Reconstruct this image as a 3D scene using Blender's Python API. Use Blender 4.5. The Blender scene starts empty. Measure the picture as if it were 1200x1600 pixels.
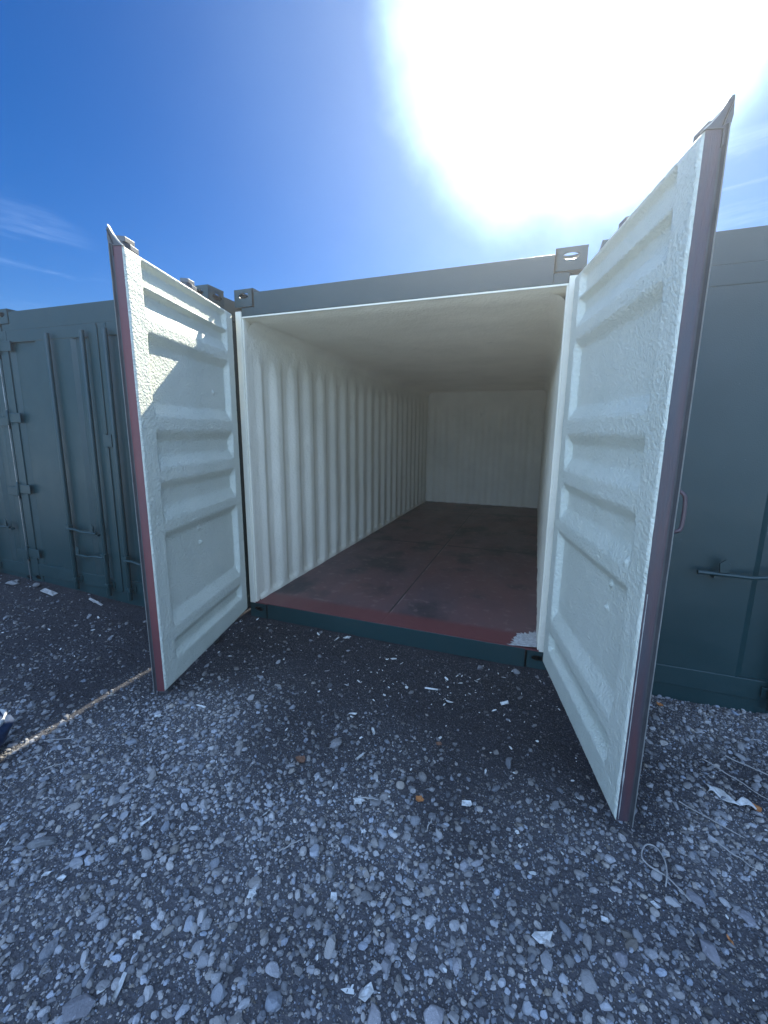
import bpy, math, random
import numpy as np
from mathutils import Vector, Matrix, noise
random.seed(7)
rng = np.random.default_rng(11)
sc = bpy.context.scene
col = sc.collection
R = math.radians

# ------------------------------------------------------------------ camera
def make_camera():
    cam = bpy.data.cameras.new('camera')
    cam.sensor_fit = 'HORIZONTAL'; cam.sensor_width = 36.0
    cam.lens = 648.9 / 1200 * 36
    cam.shift_x = -0.001; cam.shift_y = -0.0025
    cam.clip_start = 0.02; cam.clip_end = 3000
    o = bpy.data.objects.new('camera', cam); col.objects.link(o)
    yaw, pit, roll = .346, .183, .009
    cy, sy, cp, sp = math.cos(yaw), math.sin(yaw), math.cos(pit), math.sin(pit)
    fw = Vector((-sy * cp, cy * cp, -sp)); r = Vector((cy, sy, 0)); u = r.cross(fw)
    cr, sr = math.cos(roll), math.sin(roll)
    r2 = cr * r + sr * u; u2 = -sr * r + cr * u
    o.matrix_world = Matrix(((r2.x, u2.x, -fw.x, 2.242), (r2.y, u2.y, -fw.y, -2.801), (r2.z, u2.z, -fw.z, 1.568), (0, 0, 0, 1)))
    sc.camera = o
make_camera()

# ------------------------------------------------------------------ sky and sun
SUN_AZ, SUN_EL = R(1.45), R(39.0)          # azimuth measured from +Y towards +X
SD = Vector((math.sin(SUN_AZ) * math.cos(SUN_EL), math.cos(SUN_AZ) * math.cos(SUN_EL), math.sin(SUN_EL)))
sc.view_settings.view_transform = 'Standard'
sc.view_settings.look = 'None'
sc.view_settings.gamma = 1.0
sc.view_settings.use_curve_mapping = False
sc.view_settings.exposure = 1.32
SKY_STRENGTH = 0.05

def make_world():
    w = bpy.data.worlds.new('World'); sc.world = w; w.use_nodes = True
    nt = w.node_tree; nt.nodes.clear(); N = nt.nodes.new; L = nt.links.new
    out = N('ShaderNodeOutputWorld'); bg = N('ShaderNodeBackground'); L(bg.outputs[0], out.inputs[0])
    bg.inputs[1].default_value = SKY_STRENGTH
    sky = N('ShaderNodeTexSky'); sky.sky_type = 'NISHITA'; sky.sun_disc = False
    sky.sun_elevation = SUN_EL; sky.sun_rotation = SUN_AZ
    sky.air_density = 1.0; sky.dust_density = 0.25; sky.ozone_density = 4.0; sky.altitude = 600
    hs = N('ShaderNodeHueSaturation'); hs.inputs['Hue'].default_value = .512; hs.inputs['Saturation'].default_value = 1.4; hs.inputs['Value'].default_value = 1.0
    L(sky.outputs[0], hs.inputs['Color'])
    tc = N('ShaderNodeTexCoord')
    # lens glare round the sun, painted into the sky colour
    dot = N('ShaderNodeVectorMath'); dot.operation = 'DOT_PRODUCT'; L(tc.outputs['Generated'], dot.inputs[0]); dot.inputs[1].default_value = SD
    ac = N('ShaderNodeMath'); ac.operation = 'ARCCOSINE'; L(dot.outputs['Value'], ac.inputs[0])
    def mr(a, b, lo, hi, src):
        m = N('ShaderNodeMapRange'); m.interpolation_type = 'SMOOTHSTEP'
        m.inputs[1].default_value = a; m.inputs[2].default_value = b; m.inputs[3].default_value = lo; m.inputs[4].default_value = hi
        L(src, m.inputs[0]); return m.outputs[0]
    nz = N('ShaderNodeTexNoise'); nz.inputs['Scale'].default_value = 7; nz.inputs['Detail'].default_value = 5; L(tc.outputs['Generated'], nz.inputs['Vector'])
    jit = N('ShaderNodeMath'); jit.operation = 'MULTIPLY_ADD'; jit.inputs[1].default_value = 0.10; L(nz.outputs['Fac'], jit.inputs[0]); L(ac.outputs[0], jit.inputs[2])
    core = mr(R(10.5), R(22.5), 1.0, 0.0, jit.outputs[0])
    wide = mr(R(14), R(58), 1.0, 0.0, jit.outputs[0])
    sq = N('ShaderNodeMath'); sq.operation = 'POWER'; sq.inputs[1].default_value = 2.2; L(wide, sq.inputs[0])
    def addc(base, colr, fac):
        m = N('ShaderNodeMix'); m.data_type = 'RGBA'; m.blend_type = 'ADD'; m.clamp_factor = False
        L(fac, m.inputs[0]); L(base, m.inputs[6]); m.inputs[7].default_value = (*colr, 1); return m.outputs[2]
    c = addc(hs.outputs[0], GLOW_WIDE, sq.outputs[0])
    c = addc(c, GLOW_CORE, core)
    # thin cirrus streak low on the left and a patch on the right
    mp = N('ShaderNodeMapping'); L(tc.outputs['Generated'], mp.inputs[0]); mp.inputs['Rotation'].default_value = (0.0, 0.12, 0.6); mp.inputs['Scale'].default_value = (2.2, 2.2, 16)
    cn = N('ShaderNodeTexNoise'); cn.inputs['Scale'].default_value = 1.6; cn.inputs['Detail'].default_value = 7; cn.inputs['Roughness'].default_value = .62; cn.inputs['Distortion'].default_value = .5
    L(mp.outputs[0], cn.inputs['Vector'])
    cf = mr(.50, .74, 0, 1, cn.outputs['Fac'])
    def region(d, a, b):
        q = N('ShaderNodeVectorMath'); q.operation = 'DOT_PRODUCT'; L(tc.outputs['Generated'], q.inputs[0]); q.inputs[1].default_value = Vector(d).normalized()
        return mr(math.cos(R(b)), math.cos(R(a)), 0, 1, q.outputs['Value'])
    ra = region(CLOUD_A, 1, 7); rb = region(CLOUD_B, 4, 13)
    mx = N('ShaderNodeMath'); mx.operation = 'MAXIMUM'; L(ra, mx.inputs[0]); L(rb, mx.inputs[1])
    mu = N('ShaderNodeMath'); mu.operation = 'MULTIPLY'; L(cf, mu.inputs[0]); L(mx.outputs[0], mu.inputs[1])
    c = addc(c, CLOUD_COL, mu.outputs[0])
    # unseen bright cloud added behind the camera as fill light for ground and doors
    cb = region((0.1, -.75, .66), 38, 62)
    n2 = N('ShaderNodeTexNoise'); n2.inputs['Scale'].default_value = 3.2; n2.inputs['Detail'].default_value = 6; L(tc.outputs['Generated'], n2.inputs['Vector'])
    cm = N('ShaderNodeMath'); cm.operation = 'MULTIPLY'; L(cb, cm.inputs[0]); L(mr(.36, .56, .25, 1, n2.outputs['Fac']), cm.inputs[1])
    c = addc(c, (10.5, 15.2, 23.5), cm.outputs[0])
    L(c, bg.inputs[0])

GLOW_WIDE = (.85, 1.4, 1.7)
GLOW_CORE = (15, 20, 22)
CLOUD_COL = (1.2, 1.4, 1.6)
CLOUD_A = (-.82, .51, .263)
CLOUD_B = (.34, .84, .43)
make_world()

sl = bpy.data.lights.new('sun', 'SUN'); sl.energy = 5.0; sl.angle = R(0.5); sl.color = (1.0, 0.94, 0.80)
so = bpy.data.objects.new('sun', sl); col.objects.link(so)
so.rotation_euler = SD.to_track_quat('Z', 'Y').to_euler(); so.location = SD * 50

# ------------------------------------------------------------------ materials
def material(name, base, rough=.6, metal=0.0, var=None, var_scale=3.0, var_amt=.5, bump=0.0, bump_scale=60, bump_detail=3,
             stretch=(1, 1, 1), spots=None, spot_scale=30, spot_thr=(.62, .66), attr=None, spec=.5, wear=None, bump2=0, bump2_scale=8, coord='Object'):
    m = bpy.data.materials.new(name); m.use_nodes = True
    nt = m.node_tree; N = nt.nodes.new; L = nt.links.new
    b = nt.nodes['Principled BSDF']
    b.inputs['Roughness'].default_value = rough; b.inputs['Metallic'].default_value = metal
    b.inputs['Specular IOR Level'].default_value = spec
    tc = N('ShaderNodeTexCoord'); mp = N('ShaderNodeMapping'); mp.inputs['Scale'].default_value = stretch
    L(tc.outputs[coord], mp.inputs[0]); V = mp.outputs[0]
    rgb = N('ShaderNodeRGB'); rgb.outputs[0].default_value = (*base, 1); c = rgb.outputs[0]
    if attr:
        at = N('ShaderNodeAttribute'); at.attribute_name = attr; c = at.outputs['Color']
    def mixc(a, bcol, fac, mode='MIX'):
        x = N('ShaderNodeMix'); x.data_type = 'RGBA'; x.blend_type = mode
        L(fac, x.inputs[0]); L(a, x.inputs[6])
        if isinstance(bcol, tuple): x.inputs[7].default_value = (*bcol, 1)
        else: L(bcol, x.inputs[7])
        return x.outputs[2]
    def nse(scale, det=4, rough_=.6, vec=V):
        n = N('ShaderNodeTexNoise'); n.inputs['Scale'].default_value = scale; n.inputs['Detail'].default_value = det; n.inputs['Roughness'].default_value = rough_
        L(vec, n.inputs['Vector']); return n.outputs['Fac']
    def mr(a, b_, src, lo=0, hi=1):
        x = N('ShaderNodeMapRange'); x.inputs[1].default_value = a; x.inputs[2].default_value = b_; x.inputs[3].default_value = lo; x.inputs[4].default_value = hi
        L(src, x.inputs[0]); return x.outputs[0]
    if var: c = mixc(c, var, mr(.35, .7, nse(var_scale), 0, var_amt))
    if wear:
        wcol, wscale, a_, b_ = wear
        c = mixc(c, wcol, mr(a_, b_, nse(wscale, 6, .7)))
    if spots: c = mixc(c, spots, mr(*spot_thr, nse(spot_scale, 3)))
    L(c, b.inputs['Base Color'])
    rr = mr(.3, .7, nse(var_scale * 2.3), rough * .82, min(1, rough * 1.15)); L(rr, b.inputs['Roughness'])
    last = None
    if bump2:
        bp = N('ShaderNodeBump'); bp.inputs['Distance'].default_value = bump2; L(nse(bump2_scale, 2), bp.inputs['Height']); last = bp.outputs[0]
    if bump:
        bp = N('ShaderNodeBump'); bp.inputs['Distance'].default_value = bump; L(nse(bump_scale, bump_detail, .55), bp.inputs['Height'])
        if last: L(last, bp.inputs['Normal'])
        last = bp.outputs[0]
    if last: L(last, b.inputs['Normal'])
    return m

M = {}
M['cream'] = material('cream_foam_paint', (.74, .765, .65), .55, var=(.64, .68, .57), var_scale=2.5, var_amt=.8, wear=((.50, .48, .38), 7, .64, .90), bump=.008, bump_scale=80, bump_detail=3, bump2=.004, bump2_scale=14)
M['cream_in'] = material('cream_lining', (.84, .79, .64), .6, var=(.72, .68, .54), var_scale=1.6, var_amt=.8, wear=((.50, .46, .36), 6, .62, .90), bump=.004, bump_scale=55, bump_detail=2, bump2=.006, bump2_scale=9)
M['green'] = material('dark_green_paint', (.004, .034, .038), .42, var=(.009, .040, .043), var_scale=1.7, var_amt=.9, bump=.0008, bump_scale=160, bump2=.006, bump2_scale=2.2, wear=((.05, .045, .04), 11, .70, .80), spots=(.05, .08, .085), spot_scale=45, spot_thr=(.74, .78))
M['red'] = material('red_oxide_edge', (.14, .034, .034), .5, var=(.085, .032, .042), var_scale=5, var_amt=.9, stretch=(1, 1, .3), bump=.001, bump_scale=120)
M['edge_worn'] = material('worn_edge_paint', (.042, .046, .060), .42, var=(.085, .038, .042), var_scale=6, var_amt=.9, stretch=(3, 3, .35), bump=.0015, bump_scale=90, wear=((.35, .36, .35), 26, .70, .74))
M['rubber'] = material('rubber_gasket', (.05, .055, .06), .55, var=(.10, .10, .10), var_scale=14)
M['gasket_edge'] = material('pale_sealant', (.42, .43, .40), .6, var=(.2, .2, .2), var_scale=30)
M['steel'] = material('dull_steel', (.11, .125, .13), .45, metal=.3, var=(.07, .06, .05), var_scale=12)
M['bright_steel'] = material('bare_steel_strip', (.45, .45, .44), .35, metal=.7, var=(.15, .12, .1), var_scale=18, var_amt=.8)
M['powder'] = material('white_powder', (.52, .53, .52), .95, var=(.30, .28, .27), var_scale=38, var_amt=.9, bump=.004, bump_scale=120)

def floor_material():
    m = material('stained_plywood_floor', (.155, .074, .072), .5, var=(.085, .064, .074), var_scale=1.1, var_amt=1.0, bump=.001, bump_scale=40, stretch=(1, .5, 1))
    nt = m.node_tree; N = nt.nodes.new; L = nt.links.new; b = nt.nodes['Principled BSDF']
    src = b.inputs['Base Color'].links[0].from_socket
    tc = N('ShaderNodeTexCoord'); sep = N('ShaderNodeSeparateXYZ'); L(tc.outputs['Object'], sep.inputs[0])
    def math_(op, a, b_=None, c_=None):
        x = N('ShaderNodeMath'); x.operation = op
        for i, v in enumerate((a, b_, c_)):
            if v is None: continue
            if isinstance(v, (int, float)): x.inputs[i].default_value = v
            else: L(v, x.inputs[i])
        return x.outputs[0]
    X, Y = sep.outputs[0], sep.outputs[1]
    nz = N('ShaderNodeTexNoise'); nz.inputs['Scale'].default_value = 2.2; nz.inputs['Detail'].default_value = 6; L(tc.outputs['Object'], nz.inputs['Vector'])
    nf = N('ShaderNodeTexNoise'); nf.inputs['Scale'].default_value = 14; nf.inputs['Detail'].default_value = 4; L(tc.outputs['Object'], nf.inputs['Vector'])
    def mixc(a, colr, fac):
        x = N('ShaderNodeMix'); x.data_type = 'RGBA'; L(fac, x.inputs[0]); L(a, x.inputs[6]); x.inputs[7].default_value = (*colr, 1); return x.outputs[2]
    def mr(a, b_, s, lo=0., hi=1.):
        x = N('ShaderNodeMapRange'); x.inputs[1].default_value = a; x.inputs[2].default_value = b_; x.inputs[3].default_value = lo; x.inputs[4].default_value = hi; L(s, x.inputs[0]); return x.outputs[0]
    # scuffed dark patches down the middle
    c = mixc(src, (.030, .030, .036), mr(.50, .64, nz.outputs['Fac'], 0, .9))
    # pale scuffs
    c = mixc(c, (.24, .17, .16), mr(.58, .70, nf.outputs['Fac'], 0, .45))
    # seams: centre line and cross joints
    d1 = math_('ABSOLUTE', math_('SUBTRACT', X, 1.2)); c = mixc(c, (.012, .012, .013), mr(.005, .009, d1, .95, 0))
    d2 = math_('ABSOLUTE', math_('SUBTRACT', math_('PINGPONG', Y, 1.22), .004)); c = mixc(c, (.012, .012, .013), mr(.006, .012, d2, .95, 0))
    # light scratch beside the centre seam, broken up
    d3 = math_('ABSOLUTE', math_('SUBTRACT', X, 1.214))
    brk = N('ShaderNodeTexNoise'); brk.noise_dimensions = '1D'; brk.inputs['Scale'].default_value = 3.1; L(Y, brk.inputs['W'])
    s3 = math_('MULTIPLY', mr(.003, .005, d3, .8, 0), mr(.48, .56, brk.outputs['Fac'])); c = mixc(c, (.25, .2, .19), s3)
    # red painted steel sill along the opening
    wob = math_('MULTIPLY_ADD', nf.outputs['Fac'], .03, Y); c = mixc(c, (.14, .040, .042), mr(.20, .27, wob, .9, 0))
    L(c, b.inputs['Base Color'])
    return m
M['floor'] = floor_material()

# ------------------------------------------------------------------ mesh helpers
class MB:
    def __init__(s): s.v = []; s.f = []; s.m = []; s.sm = []
    def add(s, verts, faces, mi=0, smooth=False):
        o = len(s.v); s.v += [tuple(v) for v in verts]
        for f in faces: s.f.append(tuple(i + o for i in f)); s.m.append(mi); s.sm.append(smooth)
    def box(s, a, b, mi=0, mis=None):
        x0, y0, z0 = a; x1, y1, z1 = b
        v = [(x0, y0, z0), (x1, y0, z0), (x1, y1, z0), (x0, y1, z0), (x0, y0, z1), (x1, y0, z1), (x1, y1, z1), (x0, y1, z1)]
        F = [(0, 3, 2, 1), (4, 5, 6, 7), (0, 1, 5, 4), (1, 2, 6, 5), (2, 3, 7, 6), (3, 0, 4, 7)]   # -z +z -y +x +y -x
        for i, f in enumerate(F): s.add([v[k] for k in f], [(0, 1, 2, 3)], (mis or {}).get(i, mi))
    def tube(s, pts, r, n=10, mi=0, caps=True, closed=False):
        pts = [Vector(p) for p in pts]; rings = []
        rr = r if isinstance(r, (list, tuple)) else [r] * len(pts)
        ref = None
        for i, p in enumerate(pts):
            t = (pts[min(i + 1, len(pts) - 1)] - pts[max(i - 1, 0)]).normalized()
            a = Vector((0, 0, 1)) if abs(t.z) < .9 else Vector((1, 0, 0))
            if ref is None: ref = t.cross(a).normalized()
            ref = (ref - t * ref.dot(t)).normalized(); q = t.cross(ref)
            rings.append([p + (ref * math.cos(2 * math.pi * k / n) + q * math.sin(2 * math.pi * k / n)) * rr[i] for k in range(n)])
        V = [v for ring in rings for v in ring]; F = []
        for i in range(len(pts) - 1):
            for k in range(n):
                F.append((i * n + k, i * n + (k + 1) % n, (i + 1) * n + (k + 1) % n, (i + 1) * n + k))
        s.add(V, F, mi, True)
        if caps:
            s.add(rings[0], [tuple(range(n))[::-1]], mi); s.add(rings[-1], [tuple(range(n))], mi)
    def grid(s, fn, us, vs, mi=0, smooth=True, flip=False):
        V = [fn(u, v) for u in us for v in vs]; n = len(vs); F = []
        for i in range(len(us) - 1):
            for j in range(n - 1):
                q = (i * n + j, (i + 1) * n + j, (i + 1) * n + j + 1, i * n + j + 1); F.append(q[::-1] if flip else q)
        s.add(V, F, mi, smooth)
    def prism(s, poly, axis_fn, w0, w1, mi=0):
        n = len(poly); A = [axis_fn(a, b, w0) for a, b in poly]; B = [axis_fn(a, b, w1) for a, b in poly]
        s.add(A + B, [tuple(range(n))[::-1], tuple(range(n, 2 * n))] + [(i, (i + 1) % n, n + (i + 1) % n, n + i) for i in range(n)], mi)
    def hole_plate(s, O, U, V, w, h, cx, cy, rx, ry, t, mi=0, n=28):
        O, U, V = Vector(O), Vector(U), Vector(V); Nn = U.cross(V) * t
        ang = [2 * math.pi * k / n for k in range(n)]
        for (ex, ey) in ((0, 0), (w, 0), (w, h), (0, h)):
            a = math.atan2(ey - cy, ex - cx) % (2 * math.pi)
            k = min(range(n), key=lambda i: abs((ang[i] - a + math.pi) % (2 * math.pi) - math.pi)); ang[k] = a
        inn, outr = [], []
        for a in ang:
            c, q = math.cos(a), math.sin(a)
            inn.append((cx + rx * c, cy + ry * q))
            ts = []
            if c > 1e-9: ts.append((w - cx) / c)
            if c < -1e-9: ts.append(-cx / c)
            if q > 1e-9: ts.append((h - cy) / q)
            if q < -1e-9: ts.append(-cy / q)
            T = min(ts); outr.append((cx + T * c, cy + T * q))
        P = lambda a, d: O + U * a[0] + V * a[1] + Nn * d
        VV = [P(a, 0) for a in outr] + [P(a, 0) for a in inn] + [P(a, 1) for a in outr] + [P(a, 1) for a in inn]; F = []
        for i in range(n):
            j = (i + 1) % n
            F += [(i, j, n + j, n + i)[::-1], (2 * n + i, 2 * n + j, 3 * n + j, 3 * n + i), (n + i, n + j, 3 * n + j, 3 * n + i)[::-1], (i, j, 2 * n + j, 2 * n + i)]
        s.add(VV, F, mi)
    def build(s, name, mats, parent=None, bevel=0, loc=None):
        me = bpy.data.meshes.new(name); me.from_pydata(s.v, [], s.f)
        for m in (mats if isinstance(mats, (list, tuple)) else [mats]): me.materials.append(m)
        me.polygons.foreach_set('material_index', s.m); me.polygons.foreach_set('use_smooth', s.sm); me.update()
        o = bpy.data.objects.new(name, me); col.objects.link(o)
        if parent: o.parent = parent
        if loc: o.location = loc
        if bevel:
            b = o.modifiers.new('bevel', 'BEVEL'); b.width = bevel; b.segments = 2; b.limit_method = 'ANGLE'; b.angle_limit = R(40)
            w = o.modifiers.new('weld', 'WELD'); w.merge_threshold = 1e-5
            o.modifiers.move(1, 0)
        return o

def tag(o, label=None, cat=None, group=None, kind=None):
    if label: o['label'] = label
    if cat: o['category'] = cat
    if group: o['group'] = group
    if kind: o['kind'] = kind
    return o
def empty(name, loc=(0, 0, 0), rz=0, parent=None):
    o = bpy.data.objects.new(name, None); col.objects.link(o); o.location = loc; o.rotation_euler = (0, 0, rz); o.empty_display_size = .2
    if parent: o.parent = parent
    return o
def copy_tree(o, parent=None):
    c = o.copy(); col.objects.link(c)
    if parent: c.parent = parent
    for ch in list(o.children): copy_tree(ch, c)
    return c
def sstep(a, b, x):
    t = min(1, max(0, (x - a) / (b - a))); return t * t * (3 - 2 * t)
def frange(a, b, n): return [a + (b - a) * i / n for i in range(n + 1)]

def smooth_path(pts, k=8):
    out = []
    P = [pts[0]] + list(pts) + [pts[-1]]
    for i in range(1, len(P) - 2):
        p0, p1, p2, p3 = (Vector(q) for q in P[i - 1:i + 3])
        for j in range(k):
            t = j / k; out.append(.5 * ((2 * p1) + (-p0 + p2) * t + (2 * p0 - 5 * p1 + 4 * p2 - p3) * t * t + (-p0 + 3 * p1 - 3 * p2 + p3) * t ** 3))
    out.append(Vector(P[-2])); return out

# ------------------------------------------------------------------ container pieces
W, H, LN = 2.438, 2.596, 6.06
def trap(y, pitch=.278, a=.07, s=.068):
    t = (y % pitch)
    if t < a: return 0.
    if t < a + s: return (t - a) / s
    if t < 2 * a + s: return 1.
    return 1 - (t - 2 * a - s) / (pitch - 2 * a - s)
def trap_soft(y, **k): return sum(trap(y + d, **k) for d in (-.012, -.008, -.004, 0, .004, .008, .012)) / 7

def casting(parent, x, y, z, mirror=1, m='green', back=False):
    """hollow corner block: top, front and side plates each with their slot; (x,y,z) its outer front lower corner"""
    c = MB(); w, d, h, t = .172, .162, .125, .012; sx = mirror
    ux = Vector((sx, 0, 0)); fy = -1 if back else 1
    dy = Vector((0, fy, 0)); up = Vector((0, 0, 1)); O = Vector((x, y, z))
    def plate(O_, U, V, ww, hh, cx, cy, rx, ry):
        if (U.cross(V)).dot(O + ux * w / 2 + dy * d / 2 + up * h / 2 - (O_ + U * ww / 2 + V * hh / 2)) < 0:
            O_, U, V, ww, hh, cx, cy, rx, ry = O_, V, U, hh, ww, cy, cx, ry, rx
        c.hole_plate(O_, U, V, ww, hh, cx, cy, rx, ry, t)
    plate(O + ux * .0015, ux, up, w - .003, h - .0015, w * .5, h * .62, .044, .021)
    plate(O + up * h + dy * .001, ux, dy, w, d, w * .5, d * .5, .058, .045)
    plate(O + ux * .0005 + dy * .0125, dy, up, d - .013, h - .0125, d * .5, h * .5, .05, .025)
    a = O + ux * (w - t) + up * .0; b = O + ux * (w - .0005) + dy * (d) + up * (h - .001)
    c.box([min(a[i], b[i]) for i in range(3)], [max(a[i], b[i]) for i in range(3)])
    a = O + ux * .013 + dy * (d - .05) + up * 0; b = O + ux * (w - t - .001) + dy * (d - .049 + .012) + up * (h * .42)
    c.box([min(a[i], b[i]) for i in range(3)], [max(a[i], b[i]) for i in range(3)])
    return c.build('corner_casting', M[m], parent)

def shell(root, lined=False):
    """everything but the doors; local origin at lower front left corner"""
    ys = sorted(set(round(v, 4) for v in frange(.13, LN - .12, 296)))
    for side in (0, 1):
        w = MB(); X = (lambda v: v) if side == 0 else (lambda v: W - v)
        zs = [.13 + (2.44 - .13) * i / 2 for i in range(3)]
        w.grid(lambda y, z: (X(.004 + .036 * trap(y)), y, z), ys, zs, 0, False, flip=(side == 0))
        if lined:
            off = .050 if side == 0 else .084
            zz = [.118, .128, .14, .15, .16, .17, .18, .19] + frange(.22, 1.9, 24) + frange(1.93, 2.30, 14)
            def f(y, z):
                amp = .034 * (1 - sstep(1.98, 2.26, z)) * sstep(.13, .22, y) 
                fk = sstep(.185, .135, z)
                n = .0035 * noise.noise((y * 6, z * 5, side * 9)) + .002 * noise.noise((y * 23, z * 19, 4))
                base = (off + amp * (trap_soft(y) - .5)) * (1 - fk) + (off + .016 + .006 * noise.noise((y * 7, 3.1, z * 6))) * fk + n
                return (X(base), y, z)
            iy = sorted(set([.06, .09] + [round(v, 4) for v in frange(.12, LN - .1, 420)]))
            w.grid(f, iy, zz, 1, True, flip=(side == 1))
            # rounded join of wall and ceiling
            def g(y, k):
                a = k * math.pi / 2; r = .10
                bx = f(y, 2.30)[0] if side == 0 else W - f(y, 2.30)[0]
                return (X(bx + r * (1 - math.cos(a))), y, 2.30 + r * math.sin(a))
            w.grid(g, iy[::6] + [iy[-1]], frange(0, 1, 8), 1, True, flip=(side == 1))
        w.box((0 if side == 0 else W - .06, .16, 2.44), (.06 if side == 0 else W, LN - .16, H - .012))
        w.box((0 if side == 0 else W - .06, .16, 0.03), (.06 if side == 0 else W, LN - .16, .13))
        w.build('side_wall', [M['green'], M['cream_in']], root)
        # front and rear posts
        for y0, y1 in ((0., .12), (LN - .12, LN)):
            p = MB(); x0, x1 = (0., .052) if side == 0 else (W - .0865, W)
            mis = {3 if side == 0 else 5: 1, 2: 1} if lined else {}
            p.box((x0, y0, .118), (x1, y1, 2.4705), 0, mis)
            if lined and y0 == 0: p.box((x1 - .002 if side == 0 else x0 - .012, .012, .1235), (x1 + .012 if side == 0 else x0 + .002, .05, 2.428), 1)
            p.build('corner_post', [M['green'], M['cream_in']], root, bevel=.004)
            casting(root, 0 if side == 0 else W, 0 if y0 == 0 else LN, 2.6225 - .125 + (0), 1 if side == 0 else -1, back=y0 > 0)
            casting(root, 0 if side == 0 else W, 0 if y0 == 0 else LN, -.008, 1 if side == 0 else -1, back=y0 > 0)
    h = MB(); h.box((.1725, .004, 2.432), (W - .1725, .07, H - .001)); h.box((.053, .008, 2.4315), (.1735, .066, 2.495)); h.box((W - .1735, .008, 2.4315), (W - .087, .066, 2.495))
    h.build('header', M['green'], root, bevel=.005)
    if lined:
        c = MB()
        c.box((.0525, .006, 2.421), (W - .0875, .03, 2.4312), 0)
        c.grid(lambda x, y: (x, y, 2.403 + .018 * sstep(.14, .03, y) + .002 * noise.noise((x * 4, y * 4, 1))), frange(.052, W - .088, 50), frange(.03, LN - .1, 130), 0, True, flip=True)
        c.build('ceiling', M['cream_in'], root)
    r = MB(); r.grid(lambda x, y: (x, y, H - .022 + .014 * trap(y, .21, .05, .03)), [.03, W - .03], frange(.05, LN - .02, 290), 0, False)
    r.grid(lambda x, y: (x, y, H - .03), [.03, W - .03], [.05, LN - .02], 0, False, flip=True); r.build('roof', M['green'], root)
    b = MB(); b.grid(lambda x, z: (x, LN - .008 - .03 * trap(x, .25, .06, .06), z), frange(.045, W - .08, 200), [.12, 2.46], 0, False)
    if lined:
        def bf(x, z):
            amp = .030 * (1 - sstep(1.95, 2.25, z)) * sstep(.08, .2, x) * sstep(W - .1, W - .24, x)
            return (x, LN - .16 + amp * (trap_soft(x, pitch=.245, a=.06, s=.06)) + .003 * noise.noise((x * 6, z * 5, 2)) - .02 * sstep(.19, .12, z), z)
        b.grid(bf, frange(.036, W - .062, 160), frange(.118, 2.41, 60), 1, True)
    b.box((.053, LN - .06, 2.46), (W - .088, LN - .003, H - .01)); b.box((.053, LN - .06, .02), (W - .088, LN - .003, .12))
    b.build('rear_wall', [M['green'], M['cream_in']], root)
    s = MB(); s.box((.173, .003, -.02), (W - .173, .10, .1225), 0); s.box((.053, .006, .1175), (.1725, .1, .1222)); s.box((W - .1725, .006, .1175), (W - .0875, .1, .1222)); s.build('sill', [M['green']], root, bevel=.004)
    f = MB(); f.box((.05, .004 if lined else .09, .09), (W - .085, LN - .1, .1262)); f.build('floor', M['floor'], root)

PROFILE = [(.0, 0), (.0, .081), (.0, .100), (.0, .222), (.034, .240), (.034, .300), (0, .345), (0, .418), (.036, .500), (.036, .950), (0, 1.000), (0, 1.068), (.036, 1.147), (.036, 1.235),
           (0, 1.288), (0, 1.366), (.036, 1.434), (.036, 1.512), (0, 1.571), (0, 1.649), (.036, 1.720), (.036, 2.030), (0, 2.082), (0, 2.147), (.036, 2.222), (.034, 2.286), (-.006, 2.292), (-.006, 2.304), (.030, 2.312), (.030, 2.408), (.0, 2.424), (0, 2.5)]
def pw(z):
    for (w0, z0), (w1, z1) in zip(PROFILE, PROFILE[1:]):
        if z0 <= z <= z1: return w0 + (w1 - w0) * (z - z0) / (z1 - z0)
    return 0
def pws(z): return sum(pw(min(2.441, z + d)) for d in (-.008, -.004, 0, .004, .008)) / 5

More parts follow.
